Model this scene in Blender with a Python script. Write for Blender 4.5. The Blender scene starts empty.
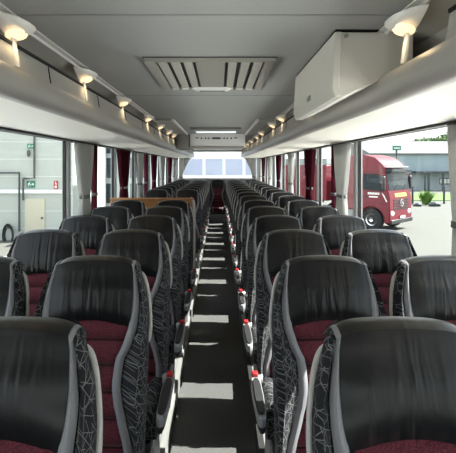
import bpy, bmesh, math, random
from mathutils import Vector, Matrix
random.seed(7)
SC = bpy.context.scene
COL = SC.collection
PI = math.pi
GZ = -1.45            # ground level outside, below the aisle floor
HW = 1.275            # half width of the cabin
YEND = 13.45          # rear wall
YFRONT = -2.6

# ------------------------------------------------------------------ materials
def lin(c):
    return tuple((x/255/12.92 if x/255 <= .04045 else ((x/255+.055)/1.055)**2.4) for x in c)

def mat(name, col, rough=.5, metal=0.0, spec=.5, noise=None, bump=None, emit=None, coat=0.0, coords='Object'):
    """col: linear rgb.  noise=(scale, amount) varies the colour, bump=(scale, strength)."""
    m = bpy.data.materials.new(name); m.use_nodes = True
    nt = m.node_tree; N = nt.nodes; L = nt.links
    b = N['Principled BSDF']
    b.inputs['Base Color'].default_value = (*col, 1)
    b.inputs['Roughness'].default_value = rough
    b.inputs['Metallic'].default_value = metal
    b.inputs['Specular IOR Level'].default_value = spec
    if coat: b.inputs['Coat Weight'].default_value = coat
    tc = N.new('ShaderNodeTexCoord')
    if noise:
        n = N.new('ShaderNodeTexNoise'); n.inputs['Scale'].default_value = noise[0]; n.inputs['Detail'].default_value = 4
        L.new(tc.outputs[coords], n.inputs['Vector'])
        mx = N.new('ShaderNodeMix'); mx.data_type = 'RGBA'
        a = noise[1]
        mx.inputs[6].default_value = (*[c*(1-a) for c in col], 1)
        mx.inputs[7].default_value = (*[min(1, c*(1+a)) for c in col], 1)
        L.new(n.outputs['Fac'], mx.inputs[0]); L.new(mx.outputs[2], b.inputs['Base Color'])
    if bump:
        n2 = N.new('ShaderNodeTexNoise'); n2.inputs['Scale'].default_value = bump[0]; n2.inputs['Detail'].default_value = 3
        L.new(tc.outputs[coords], n2.inputs['Vector'])
        bp = N.new('ShaderNodeBump'); bp.inputs['Strength'].default_value = bump[1]; bp.inputs['Distance'].default_value = .01
        L.new(n2.outputs['Fac'], bp.inputs['Height']); L.new(bp.outputs['Normal'], b.inputs['Normal'])
    if emit:
        b.inputs['Emission Color'].default_value = (*emit[0], 1); b.inputs['Emission Strength'].default_value = emit[1]
    return m

def leather_mat():
    m = mat('black_leather', (.005, .0054, .0062), .32, spec=.33)
    nt = m.node_tree; N = nt.nodes; L = nt.links; b = N['Principled BSDF']
    tc = N.new('ShaderNodeTexCoord')
    mp = N.new('ShaderNodeMapping'); mp.inputs['Scale'].default_value = (21, 3, 2.4)
    L.new(tc.outputs['Object'], mp.inputs['Vector'])
    n = N.new('ShaderNodeTexNoise'); n.inputs['Scale'].default_value = 1.0; n.inputs['Detail'].default_value = 2; n.inputs['Distortion'].default_value = .5
    oi = N.new('ShaderNodeObjectInfo')
    av = N.new('ShaderNodeVectorMath'); av.operation = 'ADD'
    cm = N.new('ShaderNodeCombineXYZ'); mu = N.new('ShaderNodeMath'); mu.operation = 'MULTIPLY'; mu.inputs[1].default_value = 37
    L.new(oi.outputs['Random'], mu.inputs[0]); L.new(mu.outputs[0], cm.inputs[0]); L.new(mu.outputs[0], cm.inputs[2])
    L.new(mp.outputs[0], av.inputs[0]); L.new(cm.outputs[0], av.inputs[1])
    L.new(av.outputs[0], n.inputs['Vector'])
    pw = N.new('ShaderNodeMath'); pw.operation = 'POWER'; pw.inputs[1].default_value = 1.6
    L.new(n.outputs['Fac'], pw.inputs[0])
    # creases live in the lower middle of the head pad
    sx = N.new('ShaderNodeSeparateXYZ'); L.new(tc.outputs['Object'], sx.inputs[0])
    ab = N.new('ShaderNodeMath'); ab.operation = 'ABSOLUTE'; L.new(sx.outputs['X'], ab.inputs[0])
    rx = N.new('ShaderNodeMapRange'); rx.inputs[1].default_value = .04; rx.inputs[2].default_value = .15; rx.inputs[3].default_value = 1; rx.inputs[4].default_value = 0
    L.new(ab.outputs[0], rx.inputs[0])
    rz = N.new('ShaderNodeMapRange'); rz.inputs[1].default_value = 1.0; rz.inputs[2].default_value = 1.13; rz.inputs[3].default_value = 1; rz.inputs[4].default_value = .15
    L.new(sx.outputs['Z'], rz.inputs[0])
    m1 = N.new('ShaderNodeMath'); m1.operation = 'MULTIPLY'; L.new(rx.outputs[0], m1.inputs[0]); L.new(rz.outputs[0], m1.inputs[1])
    m2 = N.new('ShaderNodeMath'); m2.operation = 'MULTIPLY'; L.new(m1.outputs[0], m2.inputs[0]); L.new(pw.outputs[0], m2.inputs[1])
    bp = N.new('ShaderNodeBump'); bp.inputs['Strength'].default_value = .85; bp.inputs['Distance'].default_value = .020
    L.new(m2.outputs[0], bp.inputs['Height'])
    g = N.new('ShaderNodeTexNoise'); g.inputs['Scale'].default_value = 420; L.new(tc.outputs['Object'], g.inputs['Vector'])
    b2 = N.new('ShaderNodeBump'); b2.inputs['Strength'].default_value = .06; b2.inputs['Distance'].default_value = .002
    L.new(g.outputs['Fac'], b2.inputs['Height']); L.new(bp.outputs[0], b2.inputs['Normal'])
    L.new(b2.outputs[0], b.inputs['Normal'])
    return m

def maroon_mat():
    m = mat('burgundy_weave', (.105, .011, .024), .85, spec=.15)
    nt = m.node_tree; N = nt.nodes; L = nt.links; b = N['Principled BSDF']
    tc = N.new('ShaderNodeTexCoord')
    v = N.new('ShaderNodeTexVoronoi'); v.inputs['Scale'].default_value = 210
    L.new(tc.outputs['Object'], v.inputs['Vector'])
    cr = N.new('ShaderNodeValToRGB')
    cr.color_ramp.elements[0].position = .05; cr.color_ramp.elements[0].color = (.150, .032, .046, 1)
    cr.color_ramp.elements[1].position = .65; cr.color_ramp.elements[1].color = (.07, .013, .020, 1)
    L.new(v.outputs['Distance'], cr.inputs[0])
    # seam lines darkened to paint the shade in the back's channels (period .088 m, from .58 m up)
    sx = N.new('ShaderNodeSeparateXYZ'); L.new(tc.outputs['Object'], sx.inputs[0])
    ma = N.new('ShaderNodeMath'); ma.operation = 'SUBTRACT'; ma.inputs[1].default_value = .58; L.new(sx.outputs['Z'], ma.inputs[0])
    pp = N.new('ShaderNodeMath'); pp.operation = 'PINGPONG'; pp.inputs[1].default_value = .044; L.new(ma.outputs[0], pp.inputs[0])
    ls = N.new('ShaderNodeMath'); ls.operation = 'LESS_THAN'; ls.inputs[1].default_value = .0035; L.new(pp.outputs[0], ls.inputs[0])
    gz = N.new('ShaderNodeMath'); gz.operation = 'GREATER_THAN'; gz.inputs[1].default_value = .45; L.new(sx.outputs['Z'], gz.inputs[0])
    mm = N.new('ShaderNodeMath'); mm.operation = 'MULTIPLY'; L.new(ls.outputs[0], mm.inputs[0]); L.new(gz.outputs[0], mm.inputs[1])
    th = N.new('ShaderNodeMix'); th.data_type = 'RGBA'; th.inputs[7].default_value = (.030, .006, .010, 1)
    L.new(mm.outputs[0], th.inputs[0]); L.new(cr.outputs[0], th.inputs[6]); L.new(th.outputs[2], b.inputs['Base Color'])
    bp = N.new('ShaderNodeBump'); bp.inputs['Strength'].default_value = .3; bp.inputs['Distance'].default_value = .003; bp.invert = True
    L.new(v.outputs['Distance'], bp.inputs['Height']); L.new(bp.outputs[0], b.inputs['Normal'])
    b.inputs['Sheen Weight'].default_value = .15
    return m

def pattern_mat():
    """charcoal cloth crossed by a net of thin pale straight lines"""
    m = mat('line_net_cloth', (.012, .013, .015), .8, spec=.2)
    nt = m.node_tree; N = nt.nodes; L = nt.links; b = N['Principled BSDF']
    tc = N.new('ShaderNodeTexCoord'); sx = N.new('ShaderNodeSeparateXYZ'); L.new(tc.outputs['Object'], sx.inputs[0])
    ab = N.new('ShaderNodeMath'); ab.operation = 'MULTIPLY_ADD'; ab.inputs[1].default_value = .9
    L.new(sx.outputs['Y'], ab.inputs[0]); L.new(sx.outputs['X'], ab.inputs[2])
    cb = N.new('ShaderNodeCombineXYZ'); L.new(ab.outputs[0], cb.inputs[0]); L.new(sx.outputs['Z'], cb.inputs[1])
    last = None
    for k, (ang, sc) in enumerate(((12, 30), (40, 27), (68, 33), (98, 26), (125, 31), (155, 28))):
        a = math.radians(ang)
        dt = N.new('ShaderNodeVectorMath'); dt.operation = 'DOT_PRODUCT'; dt.inputs[1].default_value = (math.cos(a)*sc, math.sin(a)*sc, 0)
        L.new(cb.outputs[0], dt.inputs[0])
        pp = N.new('ShaderNodeMath'); pp.operation = 'PINGPONG'; pp.inputs[1].default_value = .5
        L.new(dt.outputs['Value'], pp.inputs[0])
        lt = N.new('ShaderNodeMapRange'); lt.inputs[1].default_value = .012; lt.inputs[2].default_value = .034; lt.inputs[3].default_value = 1; lt.inputs[4].default_value = 0
        L.new(pp.outputs[0], lt.inputs[0])
        # each line runs only part of the way
        ad = N.new('ShaderNodeVectorMath'); ad.operation = 'ADD'; ad.inputs[1].default_value = (k*1.37, k*.71, 0); L.new(cb.outputs[0], ad.inputs[0])
        nz = N.new('ShaderNodeTexNoise'); nz.noise_dimensions = '2D'; nz.inputs['Scale'].default_value = 20; nz.inputs['Detail'].default_value = 0; L.new(ad.outputs[0], nz.inputs['Vector'])
        gt = N.new('ShaderNodeMath'); gt.operation = 'GREATER_THAN'; gt.inputs[1].default_value = .41; L.new(nz.outputs['Fac'], gt.inputs[0])
        ml = N.new('ShaderNodeMath'); ml.operation = 'MULTIPLY'; L.new(lt.outputs[0], ml.inputs[0]); L.new(gt.outputs[0], ml.inputs[1])
        if last is None: last = ml.outputs[0]
        else:
            mx = N.new('ShaderNodeMath'); mx.operation = 'MAXIMUM'; L.new(last, mx.inputs[0]); L.new(ml.outputs[0], mx.inputs[1]); last = mx.outputs[0]
    mix = N.new('ShaderNodeMix'); mix.data_type = 'RGBA'
    mix.inputs[6].default_value = (.013, .014, .016, 1); mix.inputs[7].default_value = (.18, .18, .185, 1)
    L.new(last, mix.inputs[0]); L.new(mix.outputs[2], b.inputs['Base Color'])
    return m

def glass_mat():
    m = bpy.data.materials.new('window_glass'); m.use_nodes = True
    nt = m.node_tree; N = nt.nodes; L = nt.links
    N.remove(N['Principled BSDF'])
    t = N.new('ShaderNodeBsdfTransparent'); t.inputs[0].default_value = (.95, .975, .965, 1)
    g = N.new('ShaderNodeBsdfGlossy'); g.inputs['Roughness'].default_value = .02
    lw = N.new('ShaderNodeLayerWeight'); lw.inputs[0].default_value = .5
    pw = N.new('ShaderNodeMath'); pw.operation = 'POWER'; pw.inputs[1].default_value = 4.5; L.new(lw.outputs['Facing'], pw.inputs[0])
    fr = N.new('ShaderNodeMath'); fr.operation = 'MULTIPLY_ADD'; fr.inputs[1].default_value = .13; fr.inputs[2].default_value = .014; L.new(pw.outputs[0], fr.inputs[0])
    mx = N.new('ShaderNodeMixShader')
    L.new(fr.outputs[0], mx.inputs[0]); L.new(t.outputs[0], mx.inputs[1]); L.new(g.outputs[0], mx.inputs[2])
    L.new(mx.outputs[0], N['Material Output'].inputs['Surface'])
    return m

def curtain_mat(name, col):
    m = mat(name, col, .85, spec=.15, noise=(60, .12))
    nt = m.node_tree; N = nt.nodes; L = nt.links; b = N['Principled BSDF']
    tr = N.new('ShaderNodeBsdfTranslucent'); tr.inputs[0].default_value = (*col, 1)
    mx = N.new('ShaderNodeMixShader'); mx.inputs[0].default_value = .3
    L.new(b.outputs[0], mx.inputs[1]); L.new(tr.outputs[0], mx.inputs[2]); L.new(mx.outputs[0], N['Material Output'].inputs['Surface'])
    return m

M = {
 'leather': leather_mat(), 'maroon': maroon_mat(), 'pattern': pattern_mat(), 'glass': glass_mat(),
 'piping': mat('grey_piping', (.21, .21, .225), .6, noise=(200, .1)),
 'shell': mat('dark_grey_shell', (.02, .021, .023), .5),
 'handle': mat('pale_grey_handle', (.42, .41, .39), .35),
 'pad': mat('black_armrest_pad', (.012, .012, .013), .55),
 'silver': mat('silver_grey_plastic', (.34, .35, .36), .35, metal=.3),
 'red_button': mat('red_button', (.55, .02, .025), .35),
 'steel': mat('grey_painted_steel', (.33, .33, .33), .4, metal=.2),
 'carpet': mat('black_carpet', (.09, .09, .088), .95, spec=.1, noise=(160, .75), bump=(220, .6)),
 'platform': mat('grey_platform', (.16, .16, .16), .6),
 'platform_edge': mat('pale_edge_trim', (.17, .17, .165), .5),
 'ceiling': mat('ceiling_cloth', (.36, .365, .355), .95, spec=.1, noise=(90, .06), bump=(300, .15)),
 'ceiling_seam': mat('ceiling_seam', (.30, .305, .298), .95, spec=.1),
 'rack': mat('rack_plastic', (.42, .405, .38), .33, spec=.5),
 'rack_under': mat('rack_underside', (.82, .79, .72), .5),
 'rack_back': mat('rack_back_cloth', (.55, .54, .50), .7),
 'rubber': mat('black_rubber', (.012, .012, .012), .6),
 'trim_light': mat('pale_ceiling_trim', (.62, .61, .59), .4),
 'cabinet': mat('cabinet_plastic', (.64, .62, .57), .45),
 'cabinet_dark': mat('grey_cabinet', (.22, .22, .215), .5),
 'ceiling_panel': mat('ceiling_panel_grey', (.4, .41, .41), .5),
 'bulkhead': mat('white_bulkhead', (.86, .85, .83), .4),
 'hatch': mat('hatch_beige', (.30, .29, .26), .6),
 'hatch_slat': mat('hatch_slat', (.42, .41, .37), .5),
 'slot': mat('dark_slot', (.05, .05, .05), .8),
 'white': mat('white_plastic', (.78, .78, .77), .4),
 'lamp_white': mat('lamp_housing', (.8, .78, .74), .35),
 'lens': mat('warm_lens', (.9, .8, .6), .4, emit=((1.0, .72, .42), .75)),
 'skylight': mat('frosted_skylight_glow', (.85, .87, .9), .4, emit=((.9, .95, 1.0), .5)),  # emission stands in for daylight coming through the hatch pane
 'wall': mat('cabin_wall', (.3, .3, .295), .8, noise=(60, .08)),
 'pillar': mat('window_pillar', (.34, .345, .34), .6),
 'grey_curtain': curtain_mat('grey_curtain', (.52, .52, .50)),
 'burgundy_curtain': curtain_mat('burgundy_curtain', (.075, .007, .017)),
 'tie': mat('curtain_tie', (.13, .13, .135), .7),
 'wood': mat('honey_wood', (.30, .13, .035), .4, noise=(14, .35)),
 'ink': mat('dark_print', (.06, .06, .065), .6),
 'concrete': mat('concrete_yard', (.085, .085, .075), .9, noise=(.35, .08)),
 'rear_white': mat('rear_hall_white', (.62, .63, .65), .6),
 'bounce_apron': mat('bounce_paving', (.72, .71, .68), .9, noise=(.5, .06)),
 'cladding': mat('white_cladding', (.40, .425, .385), .6, noise=(.8, .05)),
 'cream': mat('cream_door', (.50, .47, .36), .6),
 'pipe': mat('dark_drain_pipe', (.06, .065, .065), .5),
 'ledge': mat('white_ledge', (.72, .73, .72), .5),
 'sign_green': mat('sign_green', (.01, .17, .085), .5),
 'sign_red': mat('sign_red', (.4, .015, .015), .5),
 'sign_white': mat('sign_white', (.7, .72, .7), .5),
 'hose': mat('black_hose', (.01, .012, .014), .5),
 'house_wall': mat('pale_render', (.5, .53, .54), .8),
 'house_window': mat('dark_pane', (.05, .07, .085), .15),
 'shed_wall': mat('blue_grey_cladding', (.25, .305, .35), .6, noise=(.5, .06)),
 'shed_roof': mat('pale_roof_sheet', (.11, .115, .115), .6, noise=(.4, .06)),
 'shed_low': mat('pale_ground_floor', (.33, .38, .41), .6),
 'shed_dark': mat('dark_steel', (.03, .04, .045), .5),
 'grass': mat('grass', (.075, .145, .025), .9, noise=(2.5, .4)),
 'leaf': mat('leaf_green', (.05, .1, .02), .8, noise=(3, .45)),
 'leaf_light': mat('bright_leaf_green', (.10, .20, .03), .8, noise=(5, .4)),
 'bark': mat('bark', (.06, .045, .03), .9),
 'truck_red': mat('truck_red', (.12, .005, .014), .4, spec=.35),
 'truck_dark': mat('truck_black', (.012, .012, .014), .5),
 'truck_glass': mat('truck_glass', (.015, .022, .026), .15, spec=.12),
 'tyre': mat('tyre', (.015, .015, .015), .85),
 'chrome': mat('chrome', (.6, .6, .6), .25, metal=.9),
 'plate': mat('lime_board', (.45, .6, .12), .5),
 'trailer_grey': mat('trailer_grey', (.2, .22, .22), .6),
 'lamp_clear': mat('headlamp', (.6, .62, .65), .15),
}

# ------------------------------------------------------------------ helpers
def link_mesh(name, bm, m, parent=None, smooth=True, bevel=0, weld=True, solid=0, sub=0):
    if weld: bmesh.ops.remove_doubles(bm, verts=bm.verts, dist=1e-5)
    bmesh.ops.recalc_face_normals(bm, faces=bm.faces)
    me = bpy.data.meshes.new(name); bm.to_mesh(me); bm.free()
    if smooth:
        for p in me.polygons: p.use_smooth = True
    me.materials.append(m)
    o = bpy.data.objects.new(name, me); COL.objects.link(o)
    if parent is not None: o.parent = parent
    if solid:
        md = o.modifiers.new('solid', 'SOLIDIFY'); md.thickness = solid; md.offset = 0
    if bevel:
        md = o.modifiers.new('bevel', 'BEVEL'); md.width = bevel; md.segments = 2; md.limit_method = 'ANGLE'; md.angle_limit = .6
    if smooth and (bevel or not sub):
        try: me.set_sharp_from_angle(angle=.7)
        except Exception: pass
    if sub:
        md = o.modifiers.new('sub', 'SUBSURF'); md.levels = sub; md.render_levels = sub
    return o

def bx(bm, x0, x1, y0, y1, z0, z1, rot=None):
    vs = [bm.verts.new(v) for v in [(x0,y0,z0),(x1,y0,z0),(x1,y1,z0),(x0,y1,z0),(x0,y0,z1),(x1,y0,z1),(x1,y1,z1),(x0,y1,z1)]]
    for f in ((0,3,2,1),(4,5,6,7),(0,1,5,4),(1,2,6,5),(2,3,7,6),(3,0,4,7)): bm.faces.new([vs[i] for i in f])
    if rot is not None:
        for v in vs: v.co = rot @ v.co
    return vs

def box(name, m, parent, x0, x1, y0, y1, z0, z1, bevel=0):
    bm = bmesh.new(); bx(bm, min(x0,x1), max(x0,x1), min(y0,y1), max(y0,y1), z0, z1)
    return link_mesh(name, bm, m, parent, smooth=False if not bevel else True, bevel=bevel)

def grid(bm, rows, close=False):
    vr = [[bm.verts.new(p) for p in r] for r in rows]
    for a, b in zip(vr[:-1], vr[1:]):
        n = len(a)
        for i in range(n if close else n-1):
            j = (i+1) % n
            bm.faces.new((a[i], a[j], b[j], b[i]))
    return vr

def extrude_profile(bm, pts, y0, y1, closed=False, axis='y', caps=False):
    """profile points (a, z) swept along y"""
    r0 = [bm.verts.new((p[0], y0, p[1])) for p in pts]; r1 = [bm.verts.new((p[0], y1, p[1])) for p in pts]
    n = len(pts)
    for i in range(n if closed else n-1):
        j = (i+1) % n
        bm.faces.new((r0[i], r0[j], r1[j], r1[i]))
    if caps: bm.faces.new(r0); bm.faces.new(list(reversed(r1)))

def tube(bm, pts, r, n=10, caps=True):
    pts = [Vector(p) for p in pts]
    rings = []
    up = Vector((0.13, .31, .94))
    for i, p in enumerate(pts):
        d = (pts[min(i+1, len(pts)-1)] - pts[max(i-1, 0)]).normalized()
        a = d.cross(up)
        if a.length < .05: a = d.cross(Vector((1, 0, 0)))
        a.normalize(); b = d.cross(a)
        rr = r[i] if isinstance(r, (list, tuple)) else r
        rings.append([p + a*rr*math.cos(2*PI*k/n) + b*rr*math.sin(2*PI*k/n) for k in range(n)])
    vr = grid(bm, rings, close=True)
    if caps:
        bm.faces.new(vr[0]); bm.faces.new(list(reversed(vr[-1])))

def smooth_path(pts, k=4):
    """Catmull-Rom through the points"""
    P = [Vector(p) for p in pts]; P = [2*P[0]-P[1]] + P + [2*P[-1]-P[-2]]
    out = []
    for i in range(1, len(P)-2):
        for s in range(k):
            t = s/k
            out.append(.5*((2*P[i]) + (P[i+1]-P[i-1])*t + (2*P[i-1]-5*P[i]+4*P[i+1]-P[i+2])*t*t + (3*P[i]-P[i-1]-3*P[i+1]+P[i+2])*t**3))
    out.append(P[-2]); return out

def lathe(bm, prof, n=24, mtx=None):
    """profile (r, h) about local z, mtx places it"""
    rings = []
    for r, h in prof:
        rings.append([Vector((max(r, 1e-4)*math.cos(2*PI*k/n), max(r, 1e-4)*math.sin(2*PI*k/n), h)) for k in range(n)])
    if mtx is not None: rings = [[mtx @ p for p in r] for r in rings]
    vr = grid(bm, rings, close=True)
    bm.faces.new(vr[0]); bm.faces.new(list(reversed(vr[-1])))

def interp(tab, x):
    if x <= tab[0][0]: return tab[0][1]
    for (a, fa), (b, fb) in zip(tab[:-1], tab[1:]):
        if x <= b:
            t = (x-a)/(b-a); t = t*t*(3-2*t)*.5 + t*.5
            return fa+(fb-fa)*t
    return tab[-1][1]

def thing(name, label, cat, loc=(0, 0, 0), rz=0, group=None):
    o = bpy.data.objects.new(name, None); COL.objects.link(o)
    o.location = loc; o.rotation_euler = (0, 0, rz); o.empty_display_size = .1
    o['label'] = label; o['category'] = cat
    if group: o['group'] = group
    return o
def tag(o, label, cat, group=None):
    o['label'] = label; o['category'] = cat
    if group: o['group'] = group
    return o
def struct(o): o['kind'] = 'structure'; return o
def copy_tree(o, parent=None):
    c = o.copy(); COL.objects.link(c)
    if parent is not None: c.parent = parent
    for ch in list(o.children): copy_tree(ch, c)
    return c

ORD = ['front', 'second', 'third', 'fourth', 'fifth', 'sixth', 'seventh', 'eighth', 'ninth', 'tenth', 'eleventh', 'twelfth', 'thirteenth', 'fourteenth', 'fifteenth']

# ------------------------------------------------------------------ the seat
YF = [(.34,-.310),(.5,-.270),(.65,-.220),(.8,-.168),(.92,-.125),(1.02,-.088),(1.1,-.060),(1.15,-.045)]
B1 = [(0.34, 0.177), (0.46, 0.172), (0.52, 0.157), (0.58, 0.135), (0.64, 0.115), (0.7, 0.105), (0.78, 0.109), (0.84, 0.137), (0.9, 0.155), (0.95, 0.161), (1.04, 0.162), (1.1, 0.157), (1.15, 0.147)]
BW = [(.34,.032),(.88,.034),(.98,.030),(1.08,.016),(1.15,.008)]
WO = [(0.34, 0.223), (0.5, 0.233), (0.8, 0.232), (0.93, 0.226), (1.0, 0.214), (1.06, 0.195), (1.1, 0.181), (1.15, 0.164)]
BOL = [(.34,.05),(.5,.055),(.75,.055),(.9,.035),(1.0,.018),(1.15,.006)]
ZB = .34
def ztop(x):
    a = min(1, abs(x)/.184)
    return 1.143 - .010*a**2 - .034*a**6
CREST = ((.022, .010), (.05, .012), (.078, .002), (.095, -.025))

def back_point(kind, s, z, sd=1):
    """front of the backrest at height z; kind picks the region, s in 0..1 across it"""
    b1 = interp(B1, z); b2 = b1+interp(BW, z); w = interp(WO, z); yf = interp(YF, z); bol = interp(BOL, z)
    if kind == 'band':
        x = b1+(b2-b1)*s; y = yf - .004 - .011*math.sin(PI*s)
        return x, y
    if kind == 'wing':   # s from the band, over the bolster and round the side
        sp = [(b2, yf+.004), (b2+(w-b2)*.33, yf-.002-bol*.50), (b2+(w-b2)*.68, yf-.006-bol), (w-.010, yf-bol*.80), (w, yf+.012-bol*.25), (w+.001, yf+.045), (w-.010, yf+.075), (w-.035, yf+.097)]
        f = s*(len(sp)-1); i = min(int(f), len(sp)-2); t = f-i
        return sp[i][0]+(sp[i+1][0]-sp[i][0])*t, sp[i][1]+(sp[i+1][1]-sp[i][1])*t

def leather_edge(x):
    return .892 + .026*math.cos(min(1, abs(x)/.155)*PI/2)

def make_seat(sd, armrest=True):
    root = bpy.data.objects.new('coach_seat', None); COL.objects.link(root); root.empty_display_size = .1
    fl = lambda p: (p[0]*sd, p[1], p[2])
    # burgundy centre of the back with stitched channels
    bm = bmesh.new(); rows = []
    nz = 88
    for i in range(nz+1):
        z = ZB + (.96-ZB)*i/nz
        ch = abs(math.sin(PI*(z-.58)/.088))
        row = []
        for j in range(-8, 9):
            s = j/8; b1 = interp(B1, z)+.004
            y = interp(YF, z) + .012*(1-s*s) - .030*(ch**.62) + .026
            y -= .004*(1-abs(s))
            row.append(fl((s*b1, y+(.008 if abs(j) == 8 else 0), z)))
        rows.append(row)
    grid(bm, rows); link_mesh('back_cushion', bm, M['maroon'], root)
    # leather head pad
    bm = bmesh.new(); rows = []
    nv = 16
    for i in range(-1, nv+1):
        t = i/nv; row = []
        for j in range(-12, 13):
            s = j/12
            zt = ztop(s*.159)
            ze = leather_edge(s*.159)
            z = ze+(zt-ze)*max(t, 0)
            b1 = interp(B1, z)+.003
            puff = .030*min(1, math.sin(min(1, max(t, 0)*2.4)*PI/2))*(1-.55*abs(s)**4)*(1-.45*max(0, t-.55)/.45)
            y = interp(YF, z) - puff + .006*(1-s*s)
            if i == -1: y += .02
            row.append(fl((s*b1, y, z)))
        rows.append(row)
    for dy, dz in CREST:
        rows.append([fl((s/12*.153, interp(YF, ztop(s/12*.159))-.0135*(1-.55*abs(s/12)**4)*(1-dy/.1)+dy, ztop(s/12*.159)+dz*(1-.3*abs(s/12)))) for s in range(-12, 13)])
    grid(bm, rows); link_mesh('headrest', bm, M['leather'], root)
    # piping and patterned wings on both sides
    for e in (-1, 1):
        for nm, kind, n, m in (('piping', 'band', 4, 'piping'), ('side_wing', 'wing', 21, 'pattern')):
            bm = bmesh.new(); rows = []
            for i in range(31):
                t = i/30; row = []
                for j in range(n+1):
                    s = j/n
                    x0, _ = back_point(kind, s, ZB+(1.13-ZB)*t)
                    zt = ztop(x0)
                    z = ZB+(zt-ZB)*t
                    x, y = back_point(kind, s, z)
                    row.append((e*x*1.0, y, z))
                rows.append(row)
            for c, (dy, dz) in enumerate(CREST):
                row = []
                for j in range(n+1):
                    s = j/n
                    x0, _ = back_point(kind, s, 1.13); zt = ztop(x0); x, y = back_point(kind, s, zt)
                    yf = interp(YF, zt); q = s if kind == 'wing' else .1*s
                    row.append((e*x, max(y, yf+dy-.006), zt+dz*.8*(1-q)-.014*q*(c+1)/4))
                rows.append(row)
            grid(bm, rows); link_mesh(nm, bm, M[m], root)
    # back shell
    bm = bmesh.new(); rows = []
    for i in range(16):
        z = .30+(1.128-.30)*i/15; row = []
        for j in range(-8, 9):
            s = j/8; w = interp(WO, max(z, ZB))-.026
            zz = min(z, ztop(s*w)-.022)
            row.append(fl((s*w, interp(YF, max(zz, ZB))+.090+.02*(1-s**4), zz)))
        rows.append(row)
    grid(bm, rows); link_mesh('back_shell', bm, M['shell'], root)
    # seat cushion: burgundy middle, piping, patterned bolsters
    def cush(x0, x1, top, nose, back, drop=.0, n=6, crown=.012):
        bm = bmesh.new(); rows = []
        prof = [(back, top-.03), (back-.10, top-.012), (back-.22, top-.008), (back-.32, top), (nose+.05, top), (nose+.015, top-.018), (nose, top-.055), (nose+.012, top-.10), (nose+.05, top-.125), (back, top-.125)]
        for (y, z) in prof:
            row = []
            for j in range(n+1):
                s = j/n
                c = crown*math.sin(PI*s)**.6 if 0 < s < 1 else 0
                row.append(fl((x0+(x1-x0)*s, y, z+(c if z > top-.06 else 0))))
            rows.append(row)
        vr = grid(bm, rows, close=False)
        for k in (0, n):
            try: bm.faces.new([r[k] for r in vr])
            except Exception: pass
        return bm
    link_mesh('seat_cushion', cush(-.118, .118, .395, -.72, -.30), M['maroon'], root)
    for e in (-1, 1):
        link_mesh('cushion_piping', cush(e*.116, e*.143, .402, -.725, -.31, n=3, crown=.008), M['piping'], root)
        link_mesh('cushion_bolster', cush(e*.141, e*.226, .412, -.70, -.30, n=6, crown=.03), M['pattern'], root)
    # grab handle on the aisle side shoulder
    bm = bmesh.new()
    tube(bm, smooth_path([fl(p) for p in ((0.129,-0.01,1.075),(0.164,-0.008,1.085),(0.191,-0.012,1.072),(0.210,-0.028,1.03),(0.225,-0.058,0.965),(0.233,-0.085,0.9),(0.232,-0.11,0.85),(0.217,-0.125,0.82))], 5), .008, 10)
    link_mesh('grab_handle', bm, M['handle'], root)
    # frame and leg
    bm = bmesh.new()
    bx(bm, -.2, .2, -.66, -.26, .225, .275)
    link_mesh('seat_frame', bm, M['shell'], root, bevel=.01)
    bm = bmesh.new()
    x = .19*sd
    pts = [(-.60, .225), (-.36, .225), (-.40, .14), (-.36, 0.0), (-.64, 0.0), (-.58, .14)]
    r0 = [bm.verts.new((x-.018, p[0], p[1])) for p in pts]; r1 = [bm.verts.new((x+.018, p[0], p[1])) for p in pts]
    for i in range(6): bm.faces.new((r0[i], r0[(i+1) % 6], r1[(i+1) % 6], r1[i]))
    bm.faces.new(r0); bm.faces.new(list(reversed(r1)))
    link_mesh('leg', bm, M['steel'], root, bevel=.006)
    if armrest:
        xa = .256
        # silver carrier with rounded nose
        def bar(w0, w1, z0, z1, y0, y1):
            bm = bmesh.new(); rows = []
            n = 16
            for k, (zz, g) in enumerate(((z0, .75), (z0+.008, 1.0), (z1-.006, 1.0), (z1, .8))):
                row = []
                for q in range(n):
                    a = 2*PI*q/n; ca, sa = math.cos(a), math.sin(a)
                    w = w1 if sa < 0 else w0
                    yy = y0 if sa > 0 else y1
                    pw = .55
                    row.append(fl((xa+math.copysign(abs(ca)**pw, ca)*w*g, ((y0+y1)/2)+math.copysign(abs(sa)**pw, sa)*(y0-y1)/2*(g*.1+.9), zz)))
                rows.append(row)
            vr = grid(bm, rows, close=True); bm.faces.new(vr[0]); bm.faces.new(list(reversed(vr[-1])))
            return bm
        ar = link_mesh('armrest', bar(.026, .024, .405, .448, -.315, -.775), M['silver'], root)
        link_mesh('armrest_pad', bar(.0215, .0205, .440, .457, -.405, -.738), M['pad'], ar)
        link_mesh('armrest_underside', bar(.022, .020, .385, .41, -.36, -.782), M['pad'], ar)
        bm = bmesh.new(); bx(bm, *(sorted((fl((xa-.015,0,0))[0], fl((xa+.015,0,0))[0]))), -.385, -.345, .444, .466)
        link_mesh('release_button', bm, M['red_button'], ar, bevel=.005)
        bm = bmesh.new(); lathe(bm, [(.0, -.03), (.03, -.03), (.034, -.022), (.034, .01), (.03, .016), (0, .016)], 18, Matrix.Translation((sd*.245, -.33, .41)) @ Matrix.Rotation(PI/2*sd, 4, 'Y'))
        link_mesh('armrest_pivot', bm, M['steel'], ar)
    return root

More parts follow.
